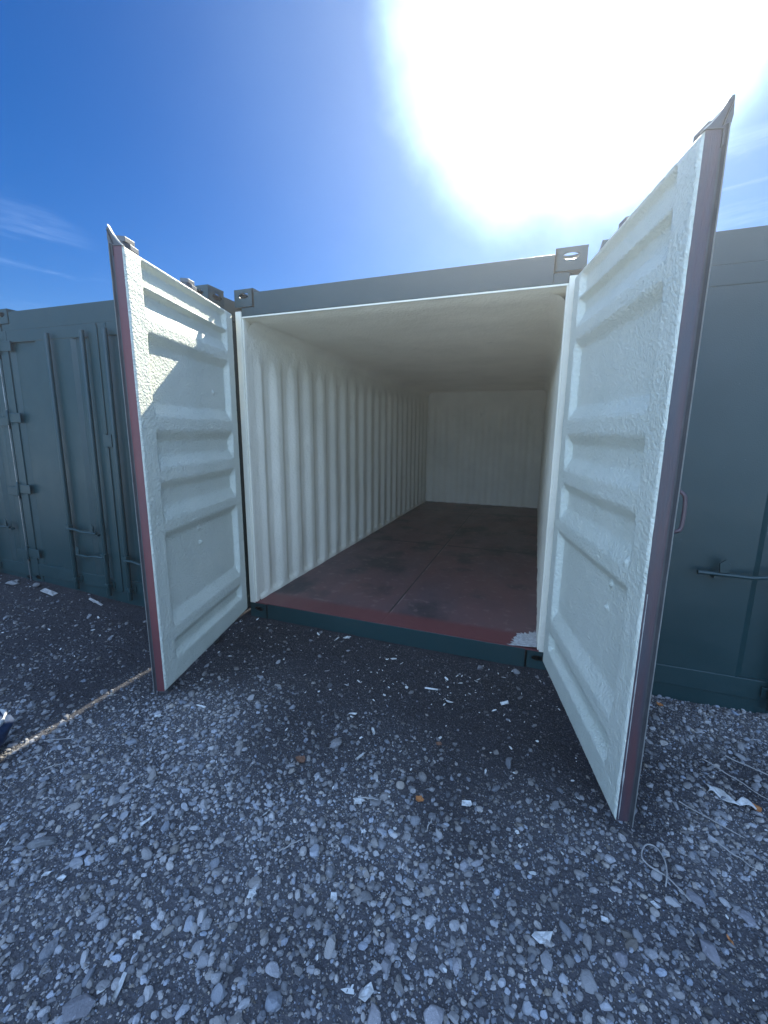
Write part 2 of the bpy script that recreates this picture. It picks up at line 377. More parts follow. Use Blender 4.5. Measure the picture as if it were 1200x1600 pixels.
DW, DT, Z0, Z1 = 1.168, .055, .081, 2.441
def locking_bar(parent, u, e, w0=DT, z0=.03, z1=2.475, handle=None, hdir=1, mat='steel', rad=.0168, hl=.40, brackets=True):
    b = MB(); w = w0 + .034; P = lambda a, ww, z: (a, e * ww, z)
    b.tube([P(u, w, z0), P(u, w, z1)], rad, 12)
    for z in ((Z0 + .06, .62, 1.25, 1.85, Z1 - .06) if brackets else (.16,)):       # guide brackets
        b.box((u - .045, min(e * w0, e * (w0 + .012)), z - .03), (u + .045, max(e * w0, e * (w0 + .012)), z + .03))
        b.box((u - .024, min(e * (w0 + .0125), e * (w + .022)), z - .018), (u + .024, max(e * (w0 + .0125), e * (w + .022)), z + .018))
    # cams with two prongs
    for zc, sg in (((z1, 1), (z0, -1)) if brackets else ()):
        poly = [(-.05, -.018), (.02, -.022), (.055, -.004), (.058, .03), (.03, .012), (.0, .016), (-.028, .012), (-.062, .022)]
        b.prism([(p, q) for p, q in poly], lambda a, c, t: (u + a, e * (w + c * 1.0), zc + sg * t), -.012, .014)
        b.prism([(-.02, -.02), (.05, -.016), (.066, .03), (.03, .03), (.012, .006), (-.02, .012)], lambda a, c, t: (u + a, e * (w + c), zc + sg * t), .0145, .04)
    o = b.build('locking_bar', M[mat], parent, bevel=.002)
    if handle is not None:
        h = MB(); z = handle
        h.box((u - .03, min(e * (w - .01), e * (w + .03)), z - .035), (u + .03, max(e * (w - .01), e * (w + .03)), z + .035))
        h.tube([P(u, w + .024, z), P(u + hdir * .10, w + .03, z + .004), P(u + hdir * .2, w + .03, z - .012), P(u + hdir * (hl - .06), w + .016, z - .012), P(u + hdir * hl, w + .012, z - .012)], [.012, .011, .011, .012, .014], 8)
        a0, a1 = sorted((u + hdir * .29, u + hdir * .36))
        h.box((a0, min(e * w0, e * (w + .004)), z - .045), (a1, max(e * w0, e * (w + .004)), z - .026))
        h.prism([(-.02, 0), (.02, 0), (.026, .05), (0, .075), (-.026, .05)], lambda a, c, t: ((a0 + a1) / 2 + a, e * t, z + c), w + .02, w + .032)
        h.build('handle', M[mat], parent, bevel=.0015)
    return o

def hinge(parent, z, e, w0=DT):
    h = MB()
    h.tube([(-.012, e * (w0 - .008), z - .06), (-.012, e * (w0 - .008), z + .06)], .013, 10)
    h.box((0.0, min(e * (w0), e * (w0 + .010)), z - .045), (.13, max(e * w0, e * (w0 + .010)), z + .045))
    h.box((-.012, min(e * (w0 - .004), e * (w0 + .008)), z - .040), (-.0005, max(e * (w0 - .004), e * (w0 + .008)), z + .040))
    return h.build('hinge', M['green'], parent, bevel=.003)

def open_door(root, loc, ang, e, edge_mat, label):
    """door leaf: local x along the leaf from the hinge, local y*e towards the outside, inner (cream) face at y=0"""
    d = MB()
    us = [0, .006, .012, .024] + frange(.034, .094, 5) + frange(.1, .136, 6) + frange(.145, 1.0, 72) + frange(1.008, 1.048, 7) + frange(1.056, 1.14, 8) + [1.15, 1.156, 1.162, DW]
    zs = [Z0, Z0 + .005, Z0 + .012] + frange(Z0 + .02, Z1 - .02, 232) + [Z1 - .012, Z1 - .005, Z1]
    def inner(u, z):
        inside = sstep(.098, .128, u) * (1 - sstep(1.018, 1.046, u))
        n = .0014 * noise.noise((u * 9, z * 9, 5 * e)) + .0010 * noise.noise((u * 26, z * 26, 2)) + .0011 * noise.noise((u * 61, z * 61, 7))
        w = pws(z) * inside + n
        for (bu, bz) in ((.62, .93), (.61, .83), (.30, 1.84)) if e < 0 else ((.82, .93), (.805, .815), (1.0, 1.09)):
            w -= .016 * max(0, 1 - ((u - bu) ** 2 + (z - bz) ** 2) / .016 ** 2)
        rim = max(0, 1 - min(u, DW - u, z - Z0, Z1 - z) / .012)
        w += .007 * rim * rim
        wav = .006 * noise.noise((z * 5.0, 1, e)) * sstep(.06, .1, u) * (1 - sstep(.1, .14, u))
        return (u + .6 * wav, e * (w + .004), z)
    d.grid(inner, us, zs, 0, True, flip=(e > 0))
    # rim and outer skin
    uu0, uu1, z0, z1, w = 0, DW, Z0, Z1, DT
    P = lambda u, ww, z: (u, e * ww, z)
    for (a, b, mi) in (((0, z0), (DW, z0), 1), ((DW, z0), (DW, z1), 1), ((DW, z1), (0, z1), 1), ((0, z1), (0, z0), 0)):
        steps = [(.0105, mi), (.016, mi), (w, mi)]
        q = [P(a[0], .0105, a[1]), P(b[0], .0105, b[1]), P(b[0], w, b[1]), P(a[0], w, a[1])]
        d.add(q, [(0, 1, 2, 3)], mi)
    ew = [P(0, w, z0), P(DW, w, z0), P(DW, w, z1), P(0, w, z1)]; d.add(ew, [(0, 1, 2, 3)], 2)
    door = d.build('door', [M['cream'], edge_mat, M['green']], root)
    door.location = loc; door.rotation_euler = (0, 0, ang); door['label'] = label
    # outside ribs
    for zc in (.38, 1.035, 1.33, 1.61, 2.115):
        rb = MB()
        rb.prism([(-.06, 0), (.06, 0), (.03, .018), (-.03, .018)], lambda a, c, t, zc=zc: (t, e * (w + c), zc + a), .14, 1.0)
        rb.build('rib', M['green'], door)
    # channel edge and rubber seal with its curled top corner
    g = MB()
    g.box((DW - .022, min(e * (w), e * (w + .008)), z0 + .001), (DW - .002, max(e * w, e * (w + .008)), z1 - .001), 0)
    fin = []
    n = 60
    for i in range(n + 1):
        z = z0 - .012 + (z1 - z0 + .018) * i / n
        k = .0015 * noise.noise((z * 9, 2, e))
        fin.append(z)
    g.grid(lambda z, t: (DW + .001 + .012 * t + .0015 * noise.noise((z * 9, t, e)), e * (w + .006 + .004 * t), z), fin, [0, .5, 1.0], 0, True)
    g.grid(lambda z, t: (DW + .001 + .013 * t + .0015 * noise.noise((z * 9, t, e)), e * (w + .0095 + .004 * t), z), fin, [0, .5, 1.0], 1, True)
    def top(u, t):
        hgt = .010 + .060 * sstep(DW - .10, DW + .02, u) ** 1.3
        return (u, e * (w - .004 + .012 * t + .010 * t * t), z1 + .001 + hgt * t + .003 * noise.noise((u * 14, t, 3)))
    uu = frange(.02, DW + .012, 60)
    g.grid(top, uu, frange(0, 1, 5), 0, True)
    g.grid(lambda u, t: tuple(Vector(top(u, t)) + Vector((0, e * .003, .0003))), uu, frange(0, 1, 5), 1, True)
    # torn corner of the seal standing up over the free edge
    g.prism([(.002, -.002), (.022, .018), (.040, .040), (.058, .060), (.068, .078), (.075, .080), (.078, .03), (w + .014, -.03), (w + .002, -.05), (w + .001, -.002)],
            lambda a, c, t: (t, e * a, z1 + c), DW - .004, DW + .004, 0)
    g.prism([(.002, -.001), (.022, .015), (.040, .037), (.056, .063), (.071, .092), (.071, .088), (.056, .058), (.040, .032), (.022, .011), (.004, -.004)],
            lambda a, c, t: (t, e * a, z1 + c), DW - .014, DW + .0045, 1)
    g.build('gasket', [M['rubber'], M['gasket_edge']], door)
    for zc in (.30, .93, 1.62, 2.24): hinge(door, zc, e)
    if e > 0:
        # chipped sealant left along the lower edge, and the grab handle by the free edge
        k = MB(); zz = frange(.09, 1.02, 150)
        wd = lambda z: .0006 + .0034 * max(0, .35 + noise.noise((z * 16, 1, 4))) * (1.1 - .7 * z) + .0008 * abs(noise.noise((z * 70, 2, 2)))
        k.grid(lambda z, t: (DW + .0004 + .0022 * (t > .1) * (t < .9), .018 + (t - .5) * 2 * wd(z), z), zz, [0, .3, .7, 1], 0, False)
        k.build('sealant', M['gasket_edge'], door)
        h = MB(); h.tube(smooth_path([(DW - .03, w, 1.235), (DW + .008, w + .02, 1.25), (DW + .014, w + .034, 1.27), (DW + .014, w + .034, 1.36), (DW + .008, w + .02, 1.385), (DW - .03, w, 1.40)], 6), .0065, 8)
        h.build('handle', M['edge_worn'], door)
    locking_bar(door, 1.0, e, z1=2.492, handle=1.16, hdir=-1)
    locking_bar(door, .42, e, z1=2.492, handle=None)
    return door

def closed_leaf(root, x0, wid, hinge_left, handles, label=None):
    """closed leaf seen from outside; outer face towards -y"""
    leaf = MB(); z0, z1 = .10, 2.43; t = .05
    A = lambda x, y, z: (x, y, z)
    # frame of four members and a panel with one wide upright fold
    leaf.box((0, 0, z0), (.10, t, z1)); leaf.box((wid - .10, 0, z0), (wid, t, z1))
    leaf.box((.1003, .003, z0), (wid - .1003, t, z0 + .12)); leaf.box((.1003, .003, z1 - .10), (wid - .1003, t, z1))
    bends = [(.1003, .012), (.16, .030), (wid * .36, .030), (wid * .36 + .035, .006), (wid * .74, .006), (wid * .74 + .035, .030), (wid - .16, .030), (wid - .1003, .012)]
    leaf.grid(lambda k, z: A(bends[int(k)][0], bends[int(k)][1], z), range(len(bends)), [z0 + .12, 1.2, z1 - .1], 0, False)
    o = leaf.build('door', [M['green']], root, bevel=.004); o.location = (x0, -.012, 0)
    if label: o['label'] = label
    return o

def closed_doors(root, bars, moff, zs_h):
    """two shut leaves"""
    a, b = .03, W - .03; mid = (a + b) / 2 + moff
    L_ = closed_leaf(root, a, mid - .006 - a, True, None); R_ = closed_leaf(root, mid + .006, b - mid - .006, False, None)
    for leaf, hx in ((L_, 0), (R_, 1)):
        wd = (mid - .006 - a) if hx == 0 else (b - mid - .006)
        for zc in zs_h:
            h = MB(); x = -.01 if hx == 0 else wd + .01
            h.tube([(x, -.014, zc - .07), (x, -.014, zc + .07)], .014, 10)
            x0, x1 = (.0, .16) if hx == 0 else (wd - .16, wd)
            h.box((x0, -.012, zc - .045), (x1, -.0005, zc + .045))
            h.build('hinge', M['green'], leaf, bevel=.006)
    for leaf, u, hz, hd, hl in bars:
        lf = L_ if leaf == 0 else R_
        o = locking_bar(lf, u, -1, w0=0, z0=.06, z1=2.375, handle=hz, hdir=hd, mat='green', rad=.02, hl=hl, brackets=False)
    # overlapping seal strip and latch cover on the centre seam
    s = MB(); wd = mid - .006 - a
    s.box((wd - .018, -.010, .12), (wd + .022, -.001, 1.42)); s.box((wd - .012, -.008, 1.54), (wd + .018, -.001, 2.40)); s.box((wd - .005, -.03, 1.43), (wd + .09, -.001, 1.53))
    s.build('seam_cover', M['green'], L_, bevel=.002)
    # pale seal line at the hinge side
    g = MB(); g.tube([(-.022, -.012, .03), (-.022, -.012, 1.2), (-.021, -.013, 2.42)], .0032, 8); g.build('gasket', M['bright_steel'], L_)
    return L_, R_

# ------------------------------------------------------------------ the containers
main = empty('shipping_container')
tag(main, 'open shipping container with cream lined interior, dark stained floor and both doors swung out', 'shipping container', 'row of shipping containers')
shell(main, lined=True)
def head(a): return a
aL, aR = 1.832, 1.351
dl = Vector((-math.cos(aL) * -1 * -1, -math.sin(aL), 0)); dl = Vector((-math.cos(aL), -math.sin(aL), 0))
dr = Vector((math.cos(aR), -math.sin(aR), 0))
open_door(main, (.018, -.05, 0), math.atan2(dl.y, dl.x), -1, M['red'], 'cream ribbed door with a dark red edge and a patch of sunlight near its top')
open_door(main, (2.372, -.05, 0), math.atan2(dr.y, dr.x), 1, M['edge_worn'], 'cream ribbed door with a chipped grey and red edge, all in shade')

nb = empty('shipping_container', (-2.538, -.2, .022), R(0)); nb.rotation_euler = (0, R(.8), 0)
tag(nb, 'closed dark green shipping container directly beside the door with the red edge', 'shipping container', 'row of shipping containers')
shell(nb)
closed_doors(nb, [(0, .70, .66, 1, .36), (0, 1.13, .43, -1, .36), (1, .13, .44, 1, .36), (1, .60, .62, 1, .36)], .07, (.33, .98, 1.66, 2.30))
far = copy_tree(nb)
tag(far, 'closed green shipping container cut off by the left edge, beyond the bright vertical seam', 'shipping container')
far.location = (-2.53 - 2.462, -.17, .02)
rn = empty('shipping_container', (2.50, -.06, -.01))
tag(rn, 'closed dark green shipping container behind the door with the chipped grey edge', 'shipping container', 'row of shipping containers')
shell(rn)
closed_doors(rn, [(0, .22, None, 1, .4), (0, 1.045, .845, -1, .44), (1, .13, .84, 1, .44), (1, .6, None, 1, .4)], 0, (.33, .98, 1.66, 2.30))

# white powder spilt in the front corner of the floor
pm = MB()
def pf(r, a):
    rad = r * (1 + .25 * noise.noise((math.cos(a) * 1.5, math.sin(a) * 1.5, 3)) + .16 * noise.noise((math.cos(a) * 7, math.sin(a) * 7, 1)) + .14 * noise.noise((math.cos(a) * 24, math.sin(a) * 24, 6)))
    x = 2.345 - abs(math.cos(a)) ** 1.4 * .19 * rad; y = .012 + abs(math.sin(a)) ** 1.4 * .33 * rad
    return (x, y, .1275 + .016 * (1 - r) ** 1.2 + (.002 * noise.noise((x * 60, y * 60, 0)) if r < .95 else 0))
pm.grid(pf, frange(0, 1, 16), frange(math.pi * .5, math.pi, 110), 0, True)
tag(pm.build('powder_spill', M['powder']), 'white powder spilt in the front corner of the dark container floor', 'spill')

# ------------------------------------------------------------------ ground
def gh(x, y):
    n = noise.noise
    h = .016 * n((x * .9, y * .9, 0)) + .012 * n((x * 2.3, y * 2.3, 3)) + .006 * n((x * 7, y * 7, 5)) + .003 * n((x * 19, y * 19, 8))
    h *= sstep(.25, -.1, y) * .85 + .15
    h -= .012 * sstep(-.4, 0, y) * sstep(-.1, .2, x) * sstep(2.5, 2.3, x)
    h += .055 * sstep(-1.1, -2.4, x) * sstep(-1.0, -.3, y)
    return h - .004
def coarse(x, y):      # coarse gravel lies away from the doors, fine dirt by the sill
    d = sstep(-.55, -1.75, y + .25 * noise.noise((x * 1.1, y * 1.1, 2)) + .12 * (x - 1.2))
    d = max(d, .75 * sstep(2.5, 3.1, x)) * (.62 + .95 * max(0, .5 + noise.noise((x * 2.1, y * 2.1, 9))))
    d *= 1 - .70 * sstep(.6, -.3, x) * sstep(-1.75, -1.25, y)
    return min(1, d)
def make_ground():
    g = MB(); x0, x1, y0, y1 = -5.2, 6.2, -5.0, 1.0
    xs = frange(x0, x1, 456); ys = frange(y0, y1, 240)
    def f(x, y):
        k = sstep(0, .5, min(x - x0, x1 - x, y - y0, y1 - y)); return (x, y, gh(x, y) * k)
    g.grid(f, xs, ys, 0, True)
    B = 400
    for a, b, c, d in ((-B, x0, -B, B), (x1, B, -B, B), (x0, x1, -B, y0), (x0, x1, y1, B)):
        g.add([(a, c, 0), (b, c, 0), (b, d, 0), (a, d, 0)], [(0, 1, 2, 3)], 0)
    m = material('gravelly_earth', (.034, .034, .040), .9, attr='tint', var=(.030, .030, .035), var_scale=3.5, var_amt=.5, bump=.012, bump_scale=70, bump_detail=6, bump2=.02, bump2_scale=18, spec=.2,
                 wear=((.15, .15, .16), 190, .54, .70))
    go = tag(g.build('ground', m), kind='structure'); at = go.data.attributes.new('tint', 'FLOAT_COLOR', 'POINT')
    A, Bc = np.array([.020, .020, .024]), np.array([.105, .105, .112])       # dark earth by the containers, paler where the gravel is coarse
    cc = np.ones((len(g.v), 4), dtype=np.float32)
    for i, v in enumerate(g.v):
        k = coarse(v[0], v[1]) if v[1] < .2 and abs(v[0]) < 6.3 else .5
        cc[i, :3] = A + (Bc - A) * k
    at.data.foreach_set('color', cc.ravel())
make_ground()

bounce = MB(); bounce.add([(-400, -400, .008), (400, -400, .008), (400, -3.25, .008), (-400, -3.25, .008)], [(0, 1, 2, 3)])  # added pale sheet behind the camera, reflects sunlight onto doors and interior
tag(bounce.build('bounce_sheet', material('pale_bounce', (.42, .50, .55), .9, var=(.36, .43, .47), var_scale=1.5, bump=.01, bump_scale=60)), kind='structure')

def ico(sub):
    import bmesh
    bm = bmesh.new(); bmesh.ops.create_icosphere(bm, subdivisions=sub, radius=1)
    v = np.array([x.co for x in bm.verts], dtype=np.float32); f = np.array([[q.index for q in p.verts] for p in bm.faces], dtype=np.int32); bm.free(); return v, f

def stone_field(name, pos, size, sub, mat, colr, flat=(.35, .75), smooth=True, angular=.25, sink=.25, tilt=.35):
    V, F = ico(sub); n = len(pos); nv = len(V)
    s = np.stack([rng.uniform(.8, 1.35, n), rng.uniform(.6, 1.0, n), rng.uniform(*flat, n)], 1) * size[:, None]
    # per-stone planar cuts and lumps
    P = np.repeat(V[None], n, 0).copy()
    for k in range(3):
        d = rng.normal(size=(n, 3)); d /= np.linalg.norm(d, axis=1)[:, None]
        t = rng.uniform(.45, .85, n); dd = np.einsum('nvk,nk->nv', P, d); ex = np.clip(dd - t[:, None], 0, None)
        P -= ex[..., None] * d[:, None, :] * .9
    P *= (1 + rng.normal(size=(n, nv)) * angular * .35)[..., None]
    P *= s[:, None, :]
    a, b = rng.uniform(0, 2 * np.pi, n), rng.normal(size=n) * tilt
    cb, sb = np.cos(b)[:, None], np.sin(b)[:, None]
    x, y, z = P[..., 0], P[..., 1], P[..., 2]
    x, z = x * cb - z * sb, x * sb + z * cb
    ca, sa = np.cos(a)[:, None], np.sin(a)[:, None]
    x, y = x * ca - y * sa, x * sa + y * ca
    X = np.stack([x + pos[:, 0:1], y + pos[:, 1:2], z + pos[:, 2:3] + (s[:, 2] * (1 - 2 * sink))[:, None]], -1).reshape(-1, 3)
    FF = (F[None] + (np.arange(n) * nv)[:, None, None]).reshape(-1, 3)
    me = bpy.data.meshes.new(name)
    me.vertices.add(len(X)); me.vertices.foreach_set('co', X.astype(np.float32).ravel())
    me.loops.add(FF.size); me.loops.foreach_set('vertex_index', FF.astype(np.int32).ravel())
    me.polygons.add(len(FF)); me.polygons.foreach_set('loop_start', np.arange(0, FF.size, 3, dtype=np.int32)); me.polygons.foreach_set('loop_total', np.full(len(FF), 3, dtype=np.int32))
    me.polygons.foreach_set('use_smooth', np.full(len(FF), smooth))
    me.update(calc_edges=True)
    at = me.attributes.new('tint', 'FLOAT_COLOR', 'POINT')
    c = np.ones((n, nv, 4), dtype=np.float32); c[..., :3] = colr[:, None, :]; at.data.foreach_set('color', c.ravel())
    me.materials.append(mat); o = bpy.data.objects.new(name, me); col.objects.link(o); return o

def ghv(P): return np.array([gh(float(a), float(b)) for a, b in P])
def scatter(n, x0, x1, y0, y1, bias):
    P = np.stack([rng.uniform(x0, x1, n), rng.uniform(y0, y1, n)], 1)
    keep = rng.uniform(size=n) < np.array([bias(float(a), float(b)) for a, b in P]); P = P[keep]
    return np.concatenate([P, ghv(P)[:, None]], 1)
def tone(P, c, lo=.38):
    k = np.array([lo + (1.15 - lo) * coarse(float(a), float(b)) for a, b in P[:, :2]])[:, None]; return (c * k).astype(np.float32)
def greys(n, lo, hi, warm=.1):
    v = np.exp(rng.uniform(np.log(lo), np.log(hi), n))[:, None]; t = rng.normal(size=(n, 1)) * warm
    return np.clip(v * np.concatenate([1 + t, 1 + t * .25, 1 - t * .8], 1), .01, .8).astype(np.float32)
M['stone'] = material('stone', (.2, .2, .2), .75, attr='tint', var=None, bump=.0015, bump_scale=220, spec=.35)

P = scatter(26000, -4.2, 5.2, -3.6, -.02, lambda x, y: .35 + .65 * coarse(x, y))
tag(stone_field('fine_gravel', P, rng.uniform(.0022, .0055, len(P)), 1, M['stone'], tone(P, greys(len(P), .06, .34)), smooth=False), kind='stuff', label='fine dark grit and small gravel covering the yard', cat='gravel')
P = scatter(120000, -.2, 3.9, -2.6, -.02, lambda x, y: .45 + .55 * coarse(x, y))
tag(stone_field('grit', P, rng.uniform(.0015, .0042, len(P)), 1, M['stone'], tone(P, greys(len(P), .06, .36)), smooth=False), kind='stuff', label='tiny dark grit between the pebbles in front of the open container', cat='gravel')
P = scatter(64000, -3.2, 4.6, -2.9, -.04, lambda x, y: .05 + .95 * coarse(x, y))
sz = np.clip(rng.lognormal(np.log(.0066), .40, len(P)), .0035, .018)
tag(stone_field('gravel', P, sz, 2, M['stone'], tone(P, greys(len(P), .12, .38, .06), .5), sink=.3, smooth=False, angular=.3), kind='stuff', label='loose grey pebbles and gravel spread over the dark earth', cat='gravel')
P = scatter(5200, -3.5, 4.6, -3.4, -.05, lambda x, y: .04 + .96 * coarse(x, y) ** 1.5)
sz = np.clip(rng.lognormal(np.log(.0135), .30, len(P)), .010, .028)
tag(stone_field('pebbles', P, sz, 2, M['stone'], tone(P, greys(len(P), .16, .34, .05), .7), sink=.32, angular=.2, smooth=False), kind='stuff', label='larger rounded grey pebbles mixed into the gravel', cat='gravel')

# small pale paint flakes and splinters
def flakes():
    n = 5200; P = scatter(n, -3.0, 4.4, -2.7, -.03, lambda x, y: (.14 + .86 * sstep(-1.1, -.3, y) * (.25 + .75 * sstep(.7, 1.6, x)) * max(.1, .5 + noise.noise((x * 3, y * 3, 5)))) if 0 < x < 2.5 else .10)
    n = len(P); V = []; F = []
    for x, y, z in P:
        s = float(np.clip(rng.lognormal(math.log(.0038), .5), .0018, .012)); a = rng.uniform(0, 6.28); el = rng.uniform(1, 3.2)
        nrm = Vector((rng.normal() * .35, rng.normal() * .35, 1)).normalized(); u = Vector((math.cos(a), math.sin(a), 0)); u = (u - nrm * u.dot(nrm)).normalized(); v = nrm.cross(u)
        c = Vector((x, y, z + .005)); k = 5; o = len(V)
        ring = [(u * math.cos(2 * math.pi * i / k) * el + v * math.sin(2 * math.pi * i / k)) * s * rng.uniform(.6, 1.1) for i in range(k)]
        V += [c + r + nrm * .0006 for r in ring] + [c + r - nrm * .0006 for r in ring]
        F += [tuple(range(o, o + k)), tuple(range(o + k, o + 2 * k))[::-1]] + [(o + i, o + (i + 1) % k, o + k + (i + 1) % k, o + k + i) for i in range(k)]
    mb = MB(); mb.add(V, F)
    tag(mb.build('paint_flakes', material('paint_flakes', (.60, .62, .60), .6, var=(.4, .38, .33), var_scale=9)), kind='stuff', label='tiny pale paint flakes and splinters scattered over the dirt', cat='paint flakes')
flakes()

# ---- individual stones
def stone(x, y, size, asp, rz, label, tone, flat=.5, seed=0):
    rnd = random.Random(seed); V, F = ico(4)
    cuts = []
    for k in range(14):
        d = Vector((rnd.gauss(0, 1), rnd.gauss(0, 1), rnd.gauss(0, .8))).normalized(); cuts.append((d, rnd.uniform(.5, .84)))
    out = []
    for v in V:
        p = Vector([float(q) for q in v])
        for d, t in cuts:
            e = p.dot(d) - t
            if e > 0: p -= d * e * .93
        p *= 1 + .07 * noise.noise(p * 2 + Vector((seed, 0, 0))) + .03 * noise.noise(p * 6 + Vector((seed, 5, 0))) + .012 * noise.noise(p * 17)
        out.append((p.x * size, p.y * size * asp, p.z * size * flat))
    mb = MB(); mb.add(out, [tuple(int(q) for q in f) for f in F], 0, True)
    g_ = sum(tone) / 3; tone = tuple(.35 * c + .65 * g_ for c in tone)
    m = material('stone_surface', tuple(c * 1.1 for c in tone), .78, var=tuple(c * .85 for c in tone), var_scale=45, var_amt=.9, bump=.003, bump_scale=120, spec=.25, spots=tuple(min(.6, c * 1.5) for c in tone), spot_scale=140, spot_thr=(.60, .68))
    o = mb.build('stone', m); o.location = (x, y, gh(x, y) + size * flat * .45); o.rotation_euler = (rnd.uniform(-.15, .15), rnd.uniform(-.15, .15), rz)
    return tag(o, label, 'stone', 'larger stones in the gravel')
STONES = [
 (.552, -1.979, .056, .50, .5, 'large flat pointed grey stone lying alone near the left edge of the gravel', (.17, .18, .18), .35),
 (.985, -2.077, .026, .8, .9, 'blue-grey diamond shaped stone right of and below the large flat pointed stone', (.24, .25, .26), .5),
 (1.35, -1.983, .025, .8, 1.2, 'pale grey squarish stone in the lower left gravel, above the speckled round one', (.23, .24, .25), .5),
 (1.474, -2.074, .022, .85, .4, 'pale speckled rounded stone directly below the squarish grey one', (.28, .28, .28), .6),
 (1.649, -1.706, .025, .85, .2, 'round mottled grey stone below the torn white paper scrap', (.19, .20, .22), .7),
 (1.956, -1.556, .024, .85, .3, 'smooth grey stone below the orange leaf, left of the pair of touching stones', (.23, .24, .27), .6),
 (2.097, -1.497, .025, .85, 1.3, 'left stone of the touching pair below the orange leaf', (.25, .26, .30), .55),
 (2.141, -1.474, .026, .6, .5, 'right longer stone of the touching pair below the orange leaf', (.23, .24, .27), .5),
 (1.924, -1.824, .028, .9, .8, 'large round pitted stone touching the tall narrow one, low in the centre', (.26, .25, .27), .7),
 (1.925, -1.876, .026, .85, 1.8, 'greyer round stone just under the large pitted stone', (.24, .23, .25), .6),
 (1.62, -2.009, .026, .75, .1, 'pale blocky stone with straight sides left of the white flake at the bottom', (.30, .30, .32), .6),
 (2.12, -1.801, .027, .5, -1.2, 'long narrow stone standing out right of the two round stones', (.28, .27, .29), .5),
 (1.933, -1.995, .040, .65, 1.5, 'broad pale slab cut off by the bottom edge beside the white flake', (.28, .26, .27), .35),
 (1.61, -1.854, .027, .5, 1.2, 'narrow dark upright stone left of the mottled pebbles', (.17, .17, .19), .5),
 (2.862, -1.34, .042, .65, -.6, 'flat angular slab beside the end of the looped wire', (.20, .20, .24), .25),
 (2.593, -1.61, .032, .7, 1.4, 'squat grey stone right of the curved white plastic piece', (.22, .21, .25), .45),
 (3.001, -1.35, .030, .8, -.4, 'blunt grey stone near the right edge, right of the flat slab', (.22, .22, .27), .4),
 (2.855, -1.505, .046, .62, -1.0, 'biggest flat slab in the lower right gravel', (.22, .21, .25), .28),
 (1.164, -2.265, .055, .6, .6, 'wide low slab cut off at the bottom left, below the white splinter', (.17, .17, .2), .3),
 (.908, -2.262, .026, .9, .1, 'rounded stone at the far lower left corner', (.22, .23, .25), .6),
 (2.08, -1.935, .036, .8, .9, 'pale stone at the bottom edge with a square outline', (.30, .28, .30), .4),
 (.839, -1.733, .020, .7, .3, 'small upright grey pebble just below the shaded left dirt patch', (.22, .23, .25), .6),
 (-2.31, -.30, .045, .8, .3, 'grey rock against the foot of the closed container on the left', (.15, .15, .14), .6),
 (-2.62, -.34, .09, .5, .1, 'flat pale slab by the foot of the bright vertical seam', (.2, .21, .2), .3),
 (2.22, -.09, .03, .8, .4, 'small lump of rubble against the sill near the powder spill', (.2, .2, .2), .7),
 (1.98, -.11, .027, .8, 1.0, 'grey lump beside the sill, left of the rubble by the powder', (.16, .16, .17), .7),
]
for i, s in enumerate(STONES): stone(*s[:7], flat=s[7], seed=i * 3 + 1)

# ---- scraps
M['white'] = material('white_scrap', (.64, .66, .65), .6, var=(.36, .34, .30), var_scale=55, var_amt=.8)
M['lath'] = material('weathered_lath', (.38, .37, .35), .8, var=(.2, .19, .17), var_scale=30)
M['orange'] = material('dry_orange_leaf', (.42, .17, .05), .7, var=(.25, .09, .03), var_scale=60)
M['brown'] = material('dry_brown_leaf', (.17, .085, .05), .8, var=(.1, .05, .03), var_scale=60)
def sheet(name, x, y, outline, rz, label, cat, mat, group=None, curl=.25, tilt=(.1, .1), th=.0012, lift=.008, seed=0):
    """thin piece from its outline (metres), curved and given real thickness"""
    cx = sum(p[0] for p in outline) / len(outline); cy = sum(p[1] for p in outline) / len(outline)
    size = max(max(abs(p[0] - cx), abs(p[1] - cy)) for p in outline); n = len(outline)
    def zf(px, py): return curl * ((px - cx) ** 2) / size + .30 * size * noise.noise((px / size * 1.6, py / size * 1.6, seed))
    rings = [[(cx + (p[0] - cx) * k, cy + (p[1] - cy) * k) for p in outline] for k in (1, .66, .33)]
    V = []
    for s in (1, -1):
        for r in rings: V += [(px - cx, py - cy, zf(px, py) + s * th / 2) for px, py in r]
        V.append((0, 0, zf(cx, cy) + s * th / 2))
    F = []; m = 3 * n + 1
    for b, fl in ((0, 0), (m, 1)):
        fs = []
        for k in range(2):
            for i in range(n): fs.append((b + k * n + i, b + k * n + (i + 1) % n, b + (k + 1) * n + (i + 1) % n, b + (k + 1) * n + i))
        for i in range(n): fs.append((b + 2 * n + i, b + 2 * n + (i + 1) % n, b + 3 * n))
        F += [f[::-1] for f in fs] if fl else fs
    F += [(i, m + i, m + (i + 1) % n, (i + 1) % n) for i in range(n)]
    mb = MB(); mb.add(V, F); o = mb.build(name, mat)
    o.location = (x, y, gh(x, y) + lift); o.rotation_euler = (tilt[0], tilt[1], rz)
    return tag(o, label, cat, group)
def ragged(w, h, seed, n=11):
    r = random.Random(seed); return [(w / 2 * math.cos(2 * math.pi * i / n) * r.uniform(.7, 1.15), h / 2 * math.sin(2 * math.pi * i / n) * r.uniform(.7, 1.15)) for i in range(n)]
def star(w, h, seed, n=14):
    r = random.Random(seed); return [(w / 2 * math.cos(2 * math.pi * i / n) * (1.1 if i % 3 == 0 else r.uniform(.55, .9)), h / 2 * math.sin(2 * math.pi * i / n) * (1.1 if i % 3 == 0 else r.uniform(.55, .9))) for i in range(n)]
G = 'pale scraps scattered on the gravel'
